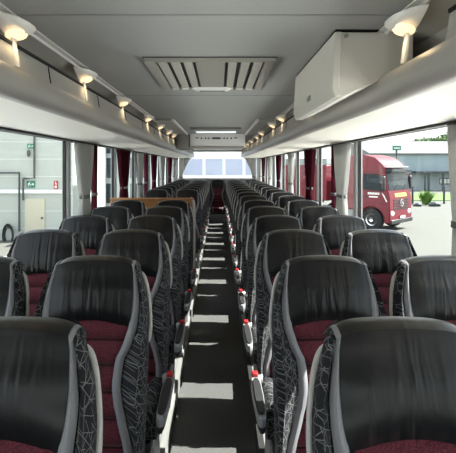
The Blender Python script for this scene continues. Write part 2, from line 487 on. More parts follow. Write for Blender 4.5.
PLAT = .12
XAR, XWR, XAL, XWL = .487, .977, .465, .966
PITCH, Y0 = .79, 1.14
protos = {}
for sd in (1, -1):
    protos[(sd, 'aisle')] = [make_seat(sd, True), False]
    protos[(sd, 'window')] = [make_seat(sd, False), False]
def place_seat(sd, kind, x, y, label, group):
    p = protos[(sd, kind)]
    o = p[0] if not p[1] else copy_tree(p[0])
    p[1] = True
    o.location = (x, y, PLAT); o['label'] = label; o['category'] = 'seat'; o['group'] = group
    return o

for k in range(15):
    y = Y0+PITCH*k
    # right of the aisle (aisle side of the seat is -x)
    place_seat(-1, 'aisle', XAR, y, f'aisle seat right of the aisle, {ORD[k]} row from the camera, black headrest over burgundy back', 'seats right of the aisle')
    if k > 0:
        place_seat(-1, 'window', XWR, y, f'window seat on the right side, {ORD[k]} row from the camera, sheen on black headrest', 'seats along the right windows')
    if k in (6, 7): continue
    if k < 6:
        place_seat(1, 'aisle', -XAL, y, f'aisle seat left of the aisle, {ORD[k]} row from the camera, before the wood-topped partition', 'seats left of the aisle')
        if k > 0:
            place_seat(1, 'window', -XWL, y, f'window seat on the left side, {ORD[k]} row from the camera, before the wood-topped partition', 'seats along the left windows')
    else:
        place_seat(1, 'aisle', -XAL, y, f'left-hand aisle seat behind the wood-topped partition, {ORD[k-8]} row counted from it'.replace('front row', 'first row'), 'seats left of the aisle')
        place_seat(1, 'window', -XWL, y, f'left-hand window seat behind the wood-topped partition, {ORD[k-8]} row counted from it'.replace('front row', 'first row'), 'seats along the left windows')
yr = Y0+PITCH*15
place_seat(1, 'window', 0.011, yr, 'middle seat of the rear bench, seen at the far end of the aisle', 'rear bench seats')
for x, sd, lb in ((-.966, 1, 'rear bench seat in the far left corner under the rear window'), (-.465, 1, 'rear bench seat just left of the middle seat at the end of the aisle'),
                  (.487, -1, 'rear bench seat just right of the middle seat at the end of the aisle'), (.977, -1, 'rear bench seat in the far right corner under the rear window')):
    place_seat(sd, 'window', x, yr, lb, 'rear bench seats')

# ------------------------------------------------------------------ cabin shell
bm = bmesh.new(); bx(bm, -.256, .272, YFRONT, YEND, -.06, 0)
struct(link_mesh('floor', bm, M['carpet'], smooth=False))
for i, e in enumerate((-1, 1)):
    bm = bmesh.new()
    xe = .256 if e < 0 else .272
    bx(bm, *sorted((e*xe, e*HW)), YFRONT, YEND, -.06, PLAT)
    pl = struct(link_mesh(f'trim_{i+1}', bm, M['platform'], smooth=False))
    bm = bmesh.new(); extrude_profile(bm, [(e*(xe-.01), .005), (e*(xe-.01), PLAT+.004), (e*(xe+.023), PLAT+.004), (e*(xe+.023), PLAT-.01), (e*xe, PLAT-.01), (e*xe, .005)], YFRONT, YEND, closed=True, caps=True)
    link_mesh('edge_trim', bm, M['platform_edge' if e < 0 else 'rubber'], pl, smooth=False)
ZC = 2.20
bm = bmesh.new(); bx(bm, -HW-.06, HW+.06, YFRONT, YEND+.1, ZC, ZC+.08)
ceil = struct(link_mesh('ceiling', bm, M['ceiling'], smooth=False))
for yy in (1.66, 3.55):
    bm = bmesh.new(); extrude_profile(bm, [(-.70, ZC-.0005), (-.70, ZC-.003), (.70, ZC-.003), (.70, ZC-.0005)], yy-.006, yy+.006, closed=True, caps=True)
    link_mesh('ceiling_seam', bm, M['ceiling_seam'], ceil, smooth=False)
SILL, HEAD = .86, 1.885
for i, (e, side) in enumerate(((-1, 'left'), (1, 'right'))):
    bm = bmesh.new()
    bx(bm, *sorted((e*HW, e*(HW+.06))), YFRONT, YEND+.1, GZ+.35, SILL)
    bx(bm, *sorted((e*HW, e*(HW+.06))), YFRONT, YEND+.1, HEAD, ZC)
    struct(link_mesh(f'wall_{side}', bm, M['wall'], smooth=False))
bm = bmesh.new()
bx(bm, -HW, HW, YEND, YEND+.08, GZ+.35, 1.29)
bx(bm, -HW, HW, YEND, YEND+.08, 2.07, ZC)
for e in (-1, 1): bx(bm, *sorted((e*1.16, e*HW)), YEND, YEND+.08, 1.29, 2.07)
struct(link_mesh('wall_rear', bm, M['wall'], smooth=False))
PY = {-1: (-1.1, .55, 4.0, 5.8, 7.15, 8.65, 10.2, 11.75, YEND-.02), 1: (-1.1, .55, 2.22, 4.10, 5.68, 7.26, 8.84, 10.42, 12.0, YEND-.02)}
bm = bmesh.new()
bx(bm, -HW, HW, YFRONT-.08, YFRONT, GZ+.35, .75); bx(bm, -HW, HW, YFRONT-.08, YFRONT, 1.95, ZC)
for e in (-1, 1): bx(bm, *sorted((e*1.15, e*HW)), YFRONT-.08, YFRONT, .75, 1.95)
struct(link_mesh('wall_front', bm, M['wall'], smooth=False))
nt_, nw = 3, 1
for e in (-1, 1):
    last = YFRONT
    for y in PY[e]:
        bm = bmesh.new()
        extrude_profile(bm, [(e*(HW-.012), SILL), (e*(HW-.012), HEAD), (e*(HW+.05), HEAD), (e*(HW+.05), SILL)], y-.032, y+.032, closed=True, caps=True)
        struct(link_mesh(f'trim_{nt_}', bm, M['pillar'], smooth=True, bevel=.008)); nt_ += 1
        a, b = last+(.032 if last > YFRONT else 0), y-.032
        if b-a > .3:
            w = struct(box(f'window_{nw}', M['glass'], None, e*(HW+.022), e*(HW+.028), a, b, SILL, HEAD)); nw += 1
            bm = bmesh.new()
            for (ya, yb, za, zb) in ((a, b, SILL, SILL+.02), (a, b, HEAD-.02, HEAD), (a, a+.015, SILL+.02, HEAD-.02), (b-.015, b, SILL+.02, HEAD-.02)):
                bx(bm, *sorted((e*(HW+.012), e*(HW+.036))), ya, yb, za, zb)
            link_mesh('window_seal', bm, M['rubber'], w, smooth=False)
        last = y
w = struct(box(f'window_{nw+1}', M['glass'], None, -1.15, 1.15, YFRONT-.05, YFRONT-.044, .75, 1.95))
w = struct(box(f'window_{nw}', M['glass'], None, -1.16, 1.16, YEND+.03, YEND+.036, 1.29, 2.07))

# ------------------------------------------------------------------ luggage racks
for e, side in ((-1, 'left'), (1, 'right')):
    r = thing('luggage_rack', f'pale grey overhead luggage rack running the length of the {side} side', 'luggage rack', (e*HW, 0, 1.86), 0, 'overhead luggage racks')
    o = Vector((e*HW, 0, 1.86))
    def P(pts): return [(e*p[0]-o.x, p[1]-o.z) for p in pts]
    ya, yb = YFRONT, YEND-.09
    bm = bmesh.new()
    nose = [(.722, 2.012), (.700, 2.012), (.690, 1.998), (.681, 1.978), (.679, 1.955), (.684, 1.930), (.697, 1.910), (.716, 1.899), (.735, 1.895), (.735, 1.915), (.722, 2.0)]
    extrude_profile(bm, P(nose), ya, yb, closed=True, caps=True)
    link_mesh('front_lip', bm, M['rack'], r)
    # the upright lip panel stops where the overhead cabinet takes its place
    for (pa, pb) in ([(ya, yb)] if e < 0 else [(ya, 1.32), (2.765, yb)]):
        bm = bmesh.new(); extrude_profile(bm, P([(.722, 2.094), (.716, 2.094), (.712, 2.085), (.706, 2.04), (.700, 2.0122), (.718, 2.0122)]), pa, pb, closed=True, caps=True)
        lip = link_mesh('lip_panel', bm, M['rack'], r)
        for yy in [1.2+.82*k for k in range(15)]:
            if not pa < yy < pb: continue
            bm = bmesh.new(); extrude_profile(bm, P([(.7125, 2.086), (.7095, 2.088), (.6985, 2.016), (.7015, 2.014)]), yy-.004, yy+.004, closed=True, caps=True)
            link_mesh('panel_joint', bm, M['rubber'], lip, smooth=False)
        bm = bmesh.new(); extrude_profile(bm, P([(.708, 2.093), (.708, 2.104), (.726, 2.104), (.726, 2.093)]), pa, pb, closed=True, caps=True)
        link_mesh('rubber_edge', bm, M['rubber'], lip, smooth=False)
    bm = bmesh.new(); extrude_profile(bm, P([(.735, 1.8955), (HW-.004, 1.872), (HW-.004, 1.884), (.735, 1.912)]), ya, yb, closed=True, caps=True)
    link_mesh('underside', bm, M['rack_under'], r, smooth=False)
    bm = bmesh.new(); extrude_profile(bm, P([(.722, 2.011), (.76, 2.0), (.90, 2.01), (.95, 2.06), (.955, 2.15), (.92, 2.185), (.726, 2.192)]), ya, yb)
    link_mesh('compartment', bm, M['rack_back'], r)
    bm = bmesh.new(); extrude_profile(bm, P([(.69, 2.1995), (.69, 2.193), (.712, 2.190), (.716, 2.180), (.726, 2.180), (.726, 2.1995)]), ya, yb, closed=True, caps=True)
    link_mesh('ceiling_rail', bm, M['trim_light'], r, smooth=False)
    # dark curtain rail above the window
    bm = bmesh.new(); extrude_profile(bm, P([(1.20, 1.8725), (1.20, 1.860), (1.235, 1.858), (1.235, 1.8725)]), ya, yb, closed=True, caps=True)
    link_mesh('curtain_rail', bm, M['rubber'], r, smooth=False)

# ------------------------------------------------------------------ reading lamps on the racks
def make_lamp(e):
    root = bpy.data.objects.new('reading_lamp', None); COL.objects.link(root); root.empty_display_size = .05
    # a shallow scoop hung from the ceiling edge, drawn out to a tip on each side
    bm = bmesh.new(); rows = []
    for i in range(9):
        u = i/8; row = []
        for j in range(17):
            a = PI*j/16
            t = math.cos(a)
            rx = .075*(1-u*u)**.5 if u < 1 else 0
            x = -e*(math.sin(a)**1.25)*.088*(1-u**2.4) + e*.015
            y = t*.135*(1-.66*u)
            z = -.012 - .046*u**.8 + .006*abs(t)
            row.append((x, y, z))
        rows.append(row)
    vr = grid(bm, rows)
    bm.faces.new(vr[0])
    bm.faces.new([r[0] for r in vr] + [r[-1] for r in reversed(vr)])
    link_mesh('lamp_housing', bm, M['lamp_white'], root)
    bm = bmesh.new()
    mt = Matrix.Translation((-e*.018, -.010, -.0525)) @ Matrix.Rotation(e*.42, 4, 'Y') @ Matrix.Diagonal((.036, .062, .0045, 1))
    bmesh.ops.create_uvsphere(bm, u_segments=16, v_segments=8, radius=1, matrix=mt)
    link_mesh('lamp_lens', bm, M['lens'], root)
    bm = bmesh.new()
    pts = [(-.006, -.04), (-.004, -.075), (-.007, -.095), (-.0145, -.15), (-.017, -.168)]
    r0 = [(e*p[0]-.003*e, -.016, p[1]) for p in pts]; r1 = [(e*p[0]-.003*e, .016, p[1]) for p in pts]
    q0 = [(e*p[0]+.006*e, -.016, p[1]) for p in pts]; q1 = [(e*p[0]+.006*e, .016, p[1]) for p in pts]
    grid(bm, [list(c) for c in zip(r0, r1, q1, q0)], close=True)
    link_mesh('lamp_bracket', bm, M['lamp_white'], root)
    return root
LY = {-1: (1.68, 2.56, 3.57, 4.81, 5.80, 6.75, 7.5), 1: (1.62, 3.2, 4.8, 5.6, 7.0, 7.9, 9.2, 10.4, 11.4)}
side_of = {-1: 'left', 1: 'right'}
for e in (-1, 1):
    proto = make_lamp(e)
    for i, y in enumerate(LY[e]):
        o = proto if i == 0 else copy_tree(proto)
        o.location = (e*.715, y, 2.183)
        o['label'] = f'lit warm white reading lamp on the {side_of[e]} rack edge, {ORD[i] if i else "nearest one"}{" from the camera" if i else " to the camera"}'
        o['category'] = 'lamp'; o['group'] = f'reading lamps along the {side_of[e]} rack'
        ld = bpy.data.lights.new('reading_lamp_glow', 'SPOT'); ld.energy = .4; ld.color = (1, .74, .42); ld.shadow_soft_size = .03; ld.spot_size = 2.6; ld.spot_blend = .6
        lo = bpy.data.objects.new('reading_lamp_glow', ld); COL.objects.link(lo)
        lo.location = (-e*.030, -.014, -.078); lo.rotation_euler = (0, 0, 0); lo.parent = o
        if i == 0: first_glow = lo

# ------------------------------------------------------------------ ceiling hatches
def make_hatch():
    root = bpy.data.objects.new('roof_hatch', None); COL.objects.link(root)
    bm = bmesh.new()
    hx, hy, t = .335, .44, .05
    for (a, b, c, d) in ((-hx, hx, -hy, -hy+t*.6), (-hx, hx, hy-t*.6, hy), (-hx, -hx+t, -hy+t*.6, hy-t*.6), (hx-t, hx, -hy+t*.6, hy-t*.6)):
        bx(bm, a, b, c, d, -.022, -.0005)
    link_mesh('hatch_frame', bm, M['hatch'], root, bevel=.004)
    bm = bmesh.new(); bx(bm, -hx-.004, hx+.004, -hy-.004, hy+.004, -.006, -.0004)
    link_mesh('hatch_seal', bm, M['slot'], root, smooth=False)
    bm = bmesh.new(); bx(bm, -.076, .076, -hy+.03, hy-.03, -.020, -.001)
    link_mesh('hatch_panel', bm, M['hatch'], root, bevel=.003)
    for e in (-1, 1):
        for k in range(3):
            x = e*(.117+.067*k)
            bm = bmesh.new()
            pr = [(x-.024, -.004), (x-.020, -.020), (x+.020, -.020), (x+.024, -.004)]
            extrude_profile(bm, pr, -hy+.035, hy-.05, closed=True, caps=True)
            link_mesh('hatch_slat', bm, M['hatch_slat'], root, smooth=False)
            bm = bmesh.new()
            pr = [(x-.024, -.018), (x-.02, -.026), (x+.02, -.026), (x+.024, -.018)]
            extrude_profile(bm, pr, hy-.075, hy-.05, closed=True, caps=True)
            link_mesh('slat_cap', bm, M['white'], root, smooth=False)
    bm = bmesh.new(); n = 20; rows = []
    for zz, g in ((-.018, 1), (-.034, .97), (-.040, .88)):
        rows.append([(math.copysign(abs(math.cos(2*PI*q/n))**.6, math.cos(2*PI*q/n))*.125*g, hy-.075+math.sin(2*PI*q/n)*.035*g, zz) for q in range(n)])
    vr = grid(bm, rows, close=True); bm.faces.new(vr[-1])
    h = link_mesh('hatch_handle', bm, M['white'], root)
    bm = bmesh.new(); bx(bm, -.085, .085, hy-.086, hy-.070, -.043, -.036)
    link_mesh('handle_slot', bm, M['slot'], h, smooth=False)
    return root
h1 = make_hatch(); tag(h1, 'beige roof hatch with slotted vents nearest the camera, in the ceiling centre', 'roof hatch', 'roof hatches'); h1.location = (0, 2.735, ZC)
h2 = thing('roof_hatch', 'far roof hatch with a bright frosted pane, just before the printed bulkhead', 'roof hatch', (0, 6.9, ZC), 0, 'roof hatches')
bm = bmesh.new()
for (a, b, c, d) in ((-.36, .36, -.46, -.40), (-.36, .36, .42, .48), (-.36, -.31, -.40, .42), (.31, .36, -.40, .42)): bx(bm, a, b, c, d, -.030, -.0005)
link_mesh('hatch_frame', bm, M['cabinet_dark'], h2, bevel=.004)
box('hatch_panel', M['hatch'], h2, -.31, .31, -.40, .12, -.016, -.001)
box('skylight_pane', M['skylight'], h2, -.31, .31, .12, .42, -.022, -.001)

# long light coves on the ceiling before the bulkhead
for e in (-1, 1):
    c = thing('ceiling_panel', f'grey ceiling panel with a pale edge strip on the {side_of[e]}, leading to the bulkhead', 'ceiling panel', (e*.6, 6.5, ZC), 0, 'ceiling panels before the bulkhead')
    bm = bmesh.new(); bx(bm, -.09, .09, -1.2, 1.24, -.02, -.0005); link_mesh('panel', bm, M['ceiling_panel'], c, smooth=False)
    bm = bmesh.new(); bx(bm, *sorted((-e*.09, -e*.122)), -1.2, 1.24, -.03, -.0005); link_mesh('edge_strip', bm, M['white'], c, bevel=.004)

# ------------------------------------------------------------------ bulkhead, cabinets
b = thing('ceiling_bulkhead', 'pale lowered ceiling bulkhead with a dark printed ornament on its front', 'bulkhead', (0, 7.8, ZC))
bm = bmesh.new()
prof = [(0, -.0005), (0, -.17), (.015, -.20), (.06, -.222), (.14, -.228), (1.2, -.228), (1.2, -.0005)]
r0 = [bm.verts.new((-.45, p[0], p[1])) for p in prof]; r1 = [bm.verts.new((.492, p[0], p[1])) for p in prof]
for i in range(7): bm.faces.new((r0[i], r0[(i+1) % 7], r1[(i+1) % 7], r1[i]))
bm.faces.new(r0); bm.faces.new(list(reversed(r1)))
link_mesh('bulkhead_body', bm, M['bulkhead'], b)
bm = bmesh.new(); tube(bm, [(-.435, .05, -.222), (.475, .05, -.222)], .032, 14); link_mesh('roller_cover', bm, M['rack'], b)
orn = bmesh.new()
def plate(bm, pts, y, th=.003):
    r0 = [bm.verts.new((p[0], y, p[1])) for p in pts]; r1 = [bm.verts.new((p[0], y-th, p[1])) for p in pts]
    n = len(pts)
    for i in range(n): bm.faces.new((r0[i], r0[(i+1) % n], r1[(i+1) % n], r1[i]))
    bm.faces.new(list(reversed(r0))); bm.faces.new(r1)
zc = -.075
def mark(pts): 
    bm = bmesh.new(); plate(bm, pts, -.0005); link_mesh('printed_mark', bm, M['ink'], b, smooth=False)
mark([(-.085, zc), (-.06, zc+.017), (.06, zc+.017), (.085, zc), (.06, zc-.017), (-.06, zc-.017)])
for e in (-1, 1):
    for x in (.135, .185, .255): mark([(e*x-.018, zc-.014), (e*x+.018, zc-.014), (e*x+.006, zc+.016), (e*x-.006, zc+.016)])
    mark([(e*.30, zc+.014), (e*.37, zc+.014), (e*.345, zc-.004), (e*.31, zc-.004)])
    mark([(e*.10-.008, zc), (e*.10, zc+.008), (e*.10+.008, zc), (e*.10, zc-.008)])

cb = thing('wall_cabinet', 'dark grey cabinet end on the left rack beside the printed bulkhead', 'cabinet', (-.462, 7.72, 1.94))
bm = bmesh.new(); bx(bm, -.215, -.004, 0, .7, 0, .255); link_mesh('cabinet_body', bm, M['cabinet_dark'], cb, bevel=.012)
bm = bmesh.new(); bx(bm, -.18, -.02, -.008, 0, .03, .235); link_mesh('cabinet_door', bm, M['cabinet_dark'], cb, bevel=.006)

# the big cabinet hanging over the right rack
cb = thing('overhead_cabinet', 'large pale boxy cabinet hanging from the ceiling over the right rack', 'cabinet', (.515, 1.84, 1.93))
bm = bmesh.new()
fr = [(.0, .0), (-.012, .035), (.0, .257), (.012, .262), (.31, .262), (.31, .085), (.165, .060), (.02, -.004)]
r0 = [bm.verts.new((p[0]+.006, 0, p[1])) for p in fr]; r1 = [bm.verts.new((p[0]+.006, .92, p[1])) for p in fr]
n = len(fr)
for i in range(n): bm.faces.new((r0[i], r0[(i+1) % n], r1[(i+1) % n], r1[i]))
bm.faces.new(list(reversed(r0))); bm.faces.new(r1)
link_mesh('cabinet_body', bm, M['cabinet'], cb, bevel=.006)
bm = bmesh.new()
fr = [(-.004, -.004), (-.018, .035), (-.006, .258), (.022, .261), (.022, .19), (.016, .175), (.014, .035), (.020, .002)]
r0 = [bm.verts.new((p[0], -.012, p[1])) for p in fr]; r1 = [bm.verts.new((p[0], .93, p[1])) for p in fr]
n = len(fr)
for i in range(n): bm.faces.new((r0[i], r0[(i+1) % n], r1[(i+1) % n], r1[i]))
bm.faces.new(list(reversed(r0))); bm.faces.new(r1)
box('shadow_gap', M['rubber'], cb, .0, .30, -.004, .92, .2665, .2695)  # dark strip painting the shaded gap between cabinet and ceiling
dr = link_mesh('cabinet_door', bm, M['cabinet'], cb, bevel=.005)
bm = bmesh.new(); lathe(bm, [(.004, -.004), (.009, -.004), (.009, .004), (.004, .004)], 16, Matrix.Translation((.043, -.003, .245)) @ Matrix.Rotation(PI/2, 4, 'X'))
link_mesh('screw_cap', bm, M['steel'], cb)
bm = bmesh.new(); bx(bm, -.0205, -.0155, .42, .50, .046, .07)
link_mesh('door_latch', bm, M['steel'], dr, bevel=.003)

# wood-topped partition before the stairwell on the left
p = thing('partition', 'wood-topped partition across the left seats before the stairwell', 'partition', (-.76, 5.47, 0))
bm = bmesh.new(); bx(bm, -.49, .49, -.012, .012, PLAT, 1.03); link_mesh('lower_panel', bm, M['shell'], p, smooth=False)
bm = bmesh.new(); bx(bm, -.495, .485, -.014, .014, 1.03, 1.245); link_mesh('wood_panel', bm, M['wood'], p, bevel=.004)
bm = bmesh.new(); bx(bm, -.50, .50, -.03, .03, 1.245, 1.268); link_mesh('top_rail', bm, M['wood'], p, bevel=.008)
bm = bmesh.new(); tube(bm, smooth_path([(.50, 0, PLAT), (.505, 0, .7), (.505, 0, 1.15), (.49, 0, 1.24), (.46, 0, 1.265)], 5), .017, 10); link_mesh('end_post', bm, M['handle'], p)

# ------------------------------------------------------------------ curtains
def curtain(e, y, w, colour, label, tie=1.36, lean=0.0):
    root = thing('curtain', label, 'curtain', (e*1.232, y, SILL+.03), 0, f'{colour} window curtains')
    bm = bmesh.new(); rows = []
    zt = 1.862; z0 = SILL+.03
    npl = max(2, int(w/.085)); n = npl*6
    for i in range(25):
        t = i/24; z = z0+(zt-z0)*t
        d = (z-tie)
        f = (.44+.56*min(1, (d/.46))**.8) if d > 0 else (.44+.32*min(1, -d/.4)**.7)
        amp = .030*(.6+.4*f)+.006*(1-t)
        row = []
        for j in range(n+1):
            s = j/n
            x = -e*(-.002+amp*(math.sin(2*PI*npl*s+.5*math.sin(3*s+t))))
            yy = (s-.5)*w*f + lean*(1-f)*w + .012*math.sin(4*t+7*s)*.5
            row.append((x, yy, z-z0))
        rows.append(row)
    grid(bm, rows)
    link_mesh('curtain_fabric', bm, M['grey_curtain' if colour == 'grey' else 'burgundy_curtain'], root, solid=.003)
    bm = bmesh.new(); rows = []
    for zz in (-.016, .016):
        rows.append([(.031*math.cos(2*PI*q/20), lean*.5*w+(.225*w+.008)*math.sin(2*PI*q/20), tie-z0+zz) for q in range(20)])
    grid(bm, rows, close=True)
    link_mesh('tie_band', bm, M['tie'], root, solid=.004)
    return root
curtain(-1, 4.34, .56, 'grey', 'grey tied curtain at the nearest left window pillar, beside the white wall outside')
curtain(-1, 4.68, .15, 'burgundy', 'narrow burgundy curtain edge tucked behind the nearest left grey curtain')
curtain(-1, 6.14, .70, 'burgundy', 'wide burgundy tied curtain at the second left window pillar')
curtain(-1, 7.38, .55, 'grey', 'grey tied curtain at the third left window pillar')
curtain(-1, 7.98, .2, 'burgundy', 'narrow burgundy curtain just behind the grey one at the third left pillar')
curtain(-1, 9.0, .6, 'burgundy', 'burgundy tied curtain at the fourth left window pillar')
curtain(-1, 10.25, .85, 'grey', 'wide grey tied curtain at the fifth left window pillar')
curtain(-1, 11.9, .7, 'burgundy', 'rearmost burgundy curtain on the left side')
curtain(-1, 12.85, .6, 'grey', 'grey curtain in the rear left side corner')
curtain(1, 2.235, .30, 'grey', 'grey curtain cut by the right edge of the photo, nearest the camera')
curtain(1, 4.42, .52, 'grey', 'grey tied curtain beside the red truck cab on the right')
curtain(1, 4.70, .14, 'burgundy', 'narrow burgundy curtain edge behind the grey curtain near the red truck')
curtain(1, 5.98, .62, 'burgundy', 'wide burgundy tied curtain on the right, just beyond the view of the red trailer')
curtain(1, 7.55, .5, 'grey', 'grey tied curtain between two burgundy ones on the right')
curtain(1, 9.13, .55, 'burgundy', 'burgundy tied curtain halfway down the right windows')
curtain(1, 10.7, .55, 'grey', 'grey curtain toward the rear of the right windows')
curtain(1, 12.25, .55, 'burgundy', 'rearmost burgundy curtain on the right side')
curtain(1, 12.95, .45, 'grey', 'grey curtain in the rear right side corner')
for e in (-1, 1):
    root = thing('curtain', f'grey curtain swept aside at the {side_of[e]} end of the rear window', 'curtain', (e*1.13, YEND-.05, 1.28), 0, 'rear window curtains')
    bm = bmesh.new(); rows = []
    for i in range(15):
        t = i/14; row = []
        w = .10+.36*t**1.6
        for j in range(31):
            s = j/30
            row.append((-e*(s*w), -.014*math.sin(2*PI*5*s), t*.76))
        rows.append(row)
    grid(bm, rows); link_mesh('curtain_fabric', bm, M['grey_curtain'], root, solid=.003)
    bm = bmesh.new(); bx(bm, *sorted((e*.004, -e*.125)), -.022, .02, .03, .06); link_mesh('tie_band', bm, M['tie'], root, bevel=.004)

# ------------------------------------------------------------------ outside
bm = bmesh.new(); bx(bm, -90, 120, -60, 160, GZ-.1, GZ)
struct(link_mesh('ground', bm, M['concrete'], smooth=False))
def at(px, py, Y): return Vector(((px-219)/456*Y+.045, Y, 1.65-(py-166)/456*Y))

for nm, xa_, xb_ in (('bounce_pavement', -8.0, 8.0),):  # unseen bright slab added to bounce sunlight up into the cabin
    bm = bmesh.new(); bx(bm, xa_, xb_, -14, 15.5, GZ, GZ+.03)
    struct(link_mesh(nm, bm, M['bounce_apron'], smooth=False))
# left: white depot wall facing the camera
YB = 19.0
d = thing('depot_building', 'white clad depot wall with drain pipes outside the near left window', 'building', (-11, YB, GZ))
def DL(px, py): 
    v = at(px, py, YB); return v.x+11, v.z-GZ
bm = bmesh.new(); bx(bm, -9, DL(73, 166)[0], 0, 5.6, 0, 7.5); bl = link_mesh('wall', bm, M['cladding'], d, smooth=False)
for k in range(9):
    bm = bmesh.new(); bx(bm, -9, DL(73, 166)[0]-.01, -.012, 0, .5+k*.72, .515+k*.72); link_mesh('cladding_joint', bm, M['ledge'], d, smooth=False)
x0, z0 = DL(-60, 193); x1, z1 = DL(66, 189.5)
bm = bmesh.new(); bx(bm, -9, x1, -.12, 0, z0, z1); link_mesh('ledge', bm, M['ledge'], d, smooth=False)
x0, z1 = DL(25.5, 198.5); x1, _ = DL(45, 198)
bm = bmesh.new(); bx(bm, x0, x1, -.05, 0, 0, z1); dd = link_mesh('door', bm, M['cream'], d, smooth=False)
bm = bmesh.new(); bx(bm, x1-.14, x1-.06, -.09, -.05, .9, .98); link_mesh('door_handle', bm, M['pipe'], dd, smooth=False)
def pipe(pts, r=.055):
    bm = bmesh.new(); tube(bm, [(*[DL(px, py)[0]], -.12, DL(px, py)[1]) for px, py in pts], r, 8); link_mesh('drain_pipe', bm, M['pipe'], d)
pipe([(35.5, 60), (35.5, 178.5), (24.5, 178.5)], .042)
pipe([(24.5, 178.5), (24.5, 200)], .04)
pipe([(-40, 172.8), (20.5, 172.8), (20.5, 231)], .045)
def pict(name, px0, px1, py0, py1, m, label, marks, cat='sign', Y=YB-.03):
    a = at(px0, py1, Y); c = at(px1, py0, Y)
    o = thing(name, label, cat, ((a.x+c.x)/2, Y, a.z))
    w = (c.x-a.x)/2; h = c.z-a.z
    bm = bmesh.new(); bx(bm, -w, w, -.03, 0, 0, h); link_mesh('sign_board', bm, m, o, smooth=False)
    for mk in marks:
        bm = bmesh.new(); plate(bm, [(x*w, z*h) for x, z in mk], -.031, .006); link_mesh('pictogram', bm, M['sign_white'], o, smooth=False)
    return o
man = [[(-.75, .15), (-.6, .15), (-.35, .5), (-.25, .5), (-.05, .2), (.05, .25), (-.15, .62), (-.3, .75), (-.55, .7), (-.75, .45), (-.65, .4), (-.5, .58), (-.45, .55)],
       [(-.25, .78), (-.1, .78), (-.1, .92), (-.25, .92)], [(.2, .42), (.55, .42), (.55, .25), (.85, .5), (.55, .75), (.55, .58), (.2, .58)]]
pict('exit_sign', 27.5, 34, 144, 148.5, M['sign_green'], 'upper green exit sign on the white depot wall, beside the tall drain pipe', man, Y=YB-.03)
pict('exit_sign', 27, 35, 181, 187.5, M['sign_green'], 'lower green exit sign on the depot wall, above the cream door', man, Y=YB-.03)
pict('fire_sign', 54, 58, 181, 189, M['sign_red'], 'small red and white fire equipment sign on the white depot wall', [[(-.5, .12), (.5, .12), (.5, .42), (-.5, .42)], [(-.3, .55), (.1, .55), (.1, .9), (-.3, .9)], [(.2, .55), (.55, .55), (.55, .7), (.2, .7)]])
v = at(30, 157, YB)
o = thing('wall_lantern', 'small dark oval lantern under the upper exit sign on the depot wall', 'lantern', (v.x, YB-.14, v.z))
bm = bmesh.new(); bmesh.ops.create_uvsphere(bm, u_segments=16, v_segments=10, radius=1, matrix=Matrix.Translation((0, 0, .15)) @ Matrix.Diagonal((.075, .06, .15, 1))); link_mesh('lantern_globe', bm, M['pipe'], o)
bm = bmesh.new(); bx(bm, -.03, .03, .0, .138, .12, .18); link_mesh('lantern_bracket', bm, M['pipe'], o, smooth=False)
v = at(7, 246, YB-.3)
o = thing('hose_reel', 'black coiled hose on the depot wall at the far left edge', 'hose', (v.x, YB-.16, v.z))
bm = bmesh.new()
for k in range(4):
    rr = .17+.025*k
    tube(bm, [(rr*math.cos(a*PI/12)*.9, -.04*k*.5, .42+rr*1.9*math.sin(a*PI/12)) for a in range(25)], .028, 6)
link_mesh('hose_coil', bm, M['hose'], o)
bm = bmesh.new(); bx(bm, -.05, .05, -.1, .15, .7, .78); link_mesh('wall_hook', bm, M['pipe'], o, smooth=False)

# left, farther: pale house with dark windows
YH = 25.0
hs = thing('office_building', 'pale office building with dark square windows beyond the left curtains', 'building', (-5, YH, GZ))
def HL(px, py): v = at(px, py, YH); return v.x+5, v.z-GZ
xa = HL(91, 166)[0]; xb = HL(152, 166)[0]
bm = bmesh.new(); bx(bm, xa, xb, 0, 8, 0, 7.2); link_mesh('wall', bm, M['house_wall'], hs, smooth=False)
for (p0, p1) in ((103.5, 116.5), (120.5, 126.5), (130.5, 139.5), (142, 148)):
    for (q0, q1) in ((137, 153.5), (158, 178), (183.5, 203)):
        x0, z1 = HL(p0, q0); x1, z0 = HL(p1, q1)
        bm = bmesh.new(); bx(bm, x0, x1, -.03, 0, z0, z1); wv = link_mesh('window_pane', bm, M['house_window'], hs, smooth=False)
bm = bmesh.new(); bx(bm, xa-.2, xb+.2, -.2, 8.2, 7.2, 7.4); link_mesh('roof_edge', bm, M['shed_roof'], hs, smooth=False)

# behind the rear window: pale hall with four big doors
YR = 19.0
hs = thing('rear_hall', 'bright hall with large pale panels seen through the rear window', 'building', (.045, YR, GZ))
bm = bmesh.new(); bx(bm, -2.6, 2.7, 0, 3, 0, 6); link_mesh('wall', bm, M['rear_white'], hs, smooth=False)
pale = mat('pale_blue_panel', (.29, .32, .42), .6, noise=(1.5, .12))
for (p0, p1) in ((184, 202.5), (205.5, 222.5), (225.5, 242.5), (245.5, 256)):
    x0 = (p0-219)/456*YR; x1 = (p1-219)/456*YR
    zA = 1.65-(175-166)/456*YR-GZ; zB = 1.65-(159-166)/456*YR-GZ
    bm = bmesh.new(); bx(bm, x0, x1, -.03, 0, zA, zB); link_mesh('panel', bm, pale, hs, smooth=False)

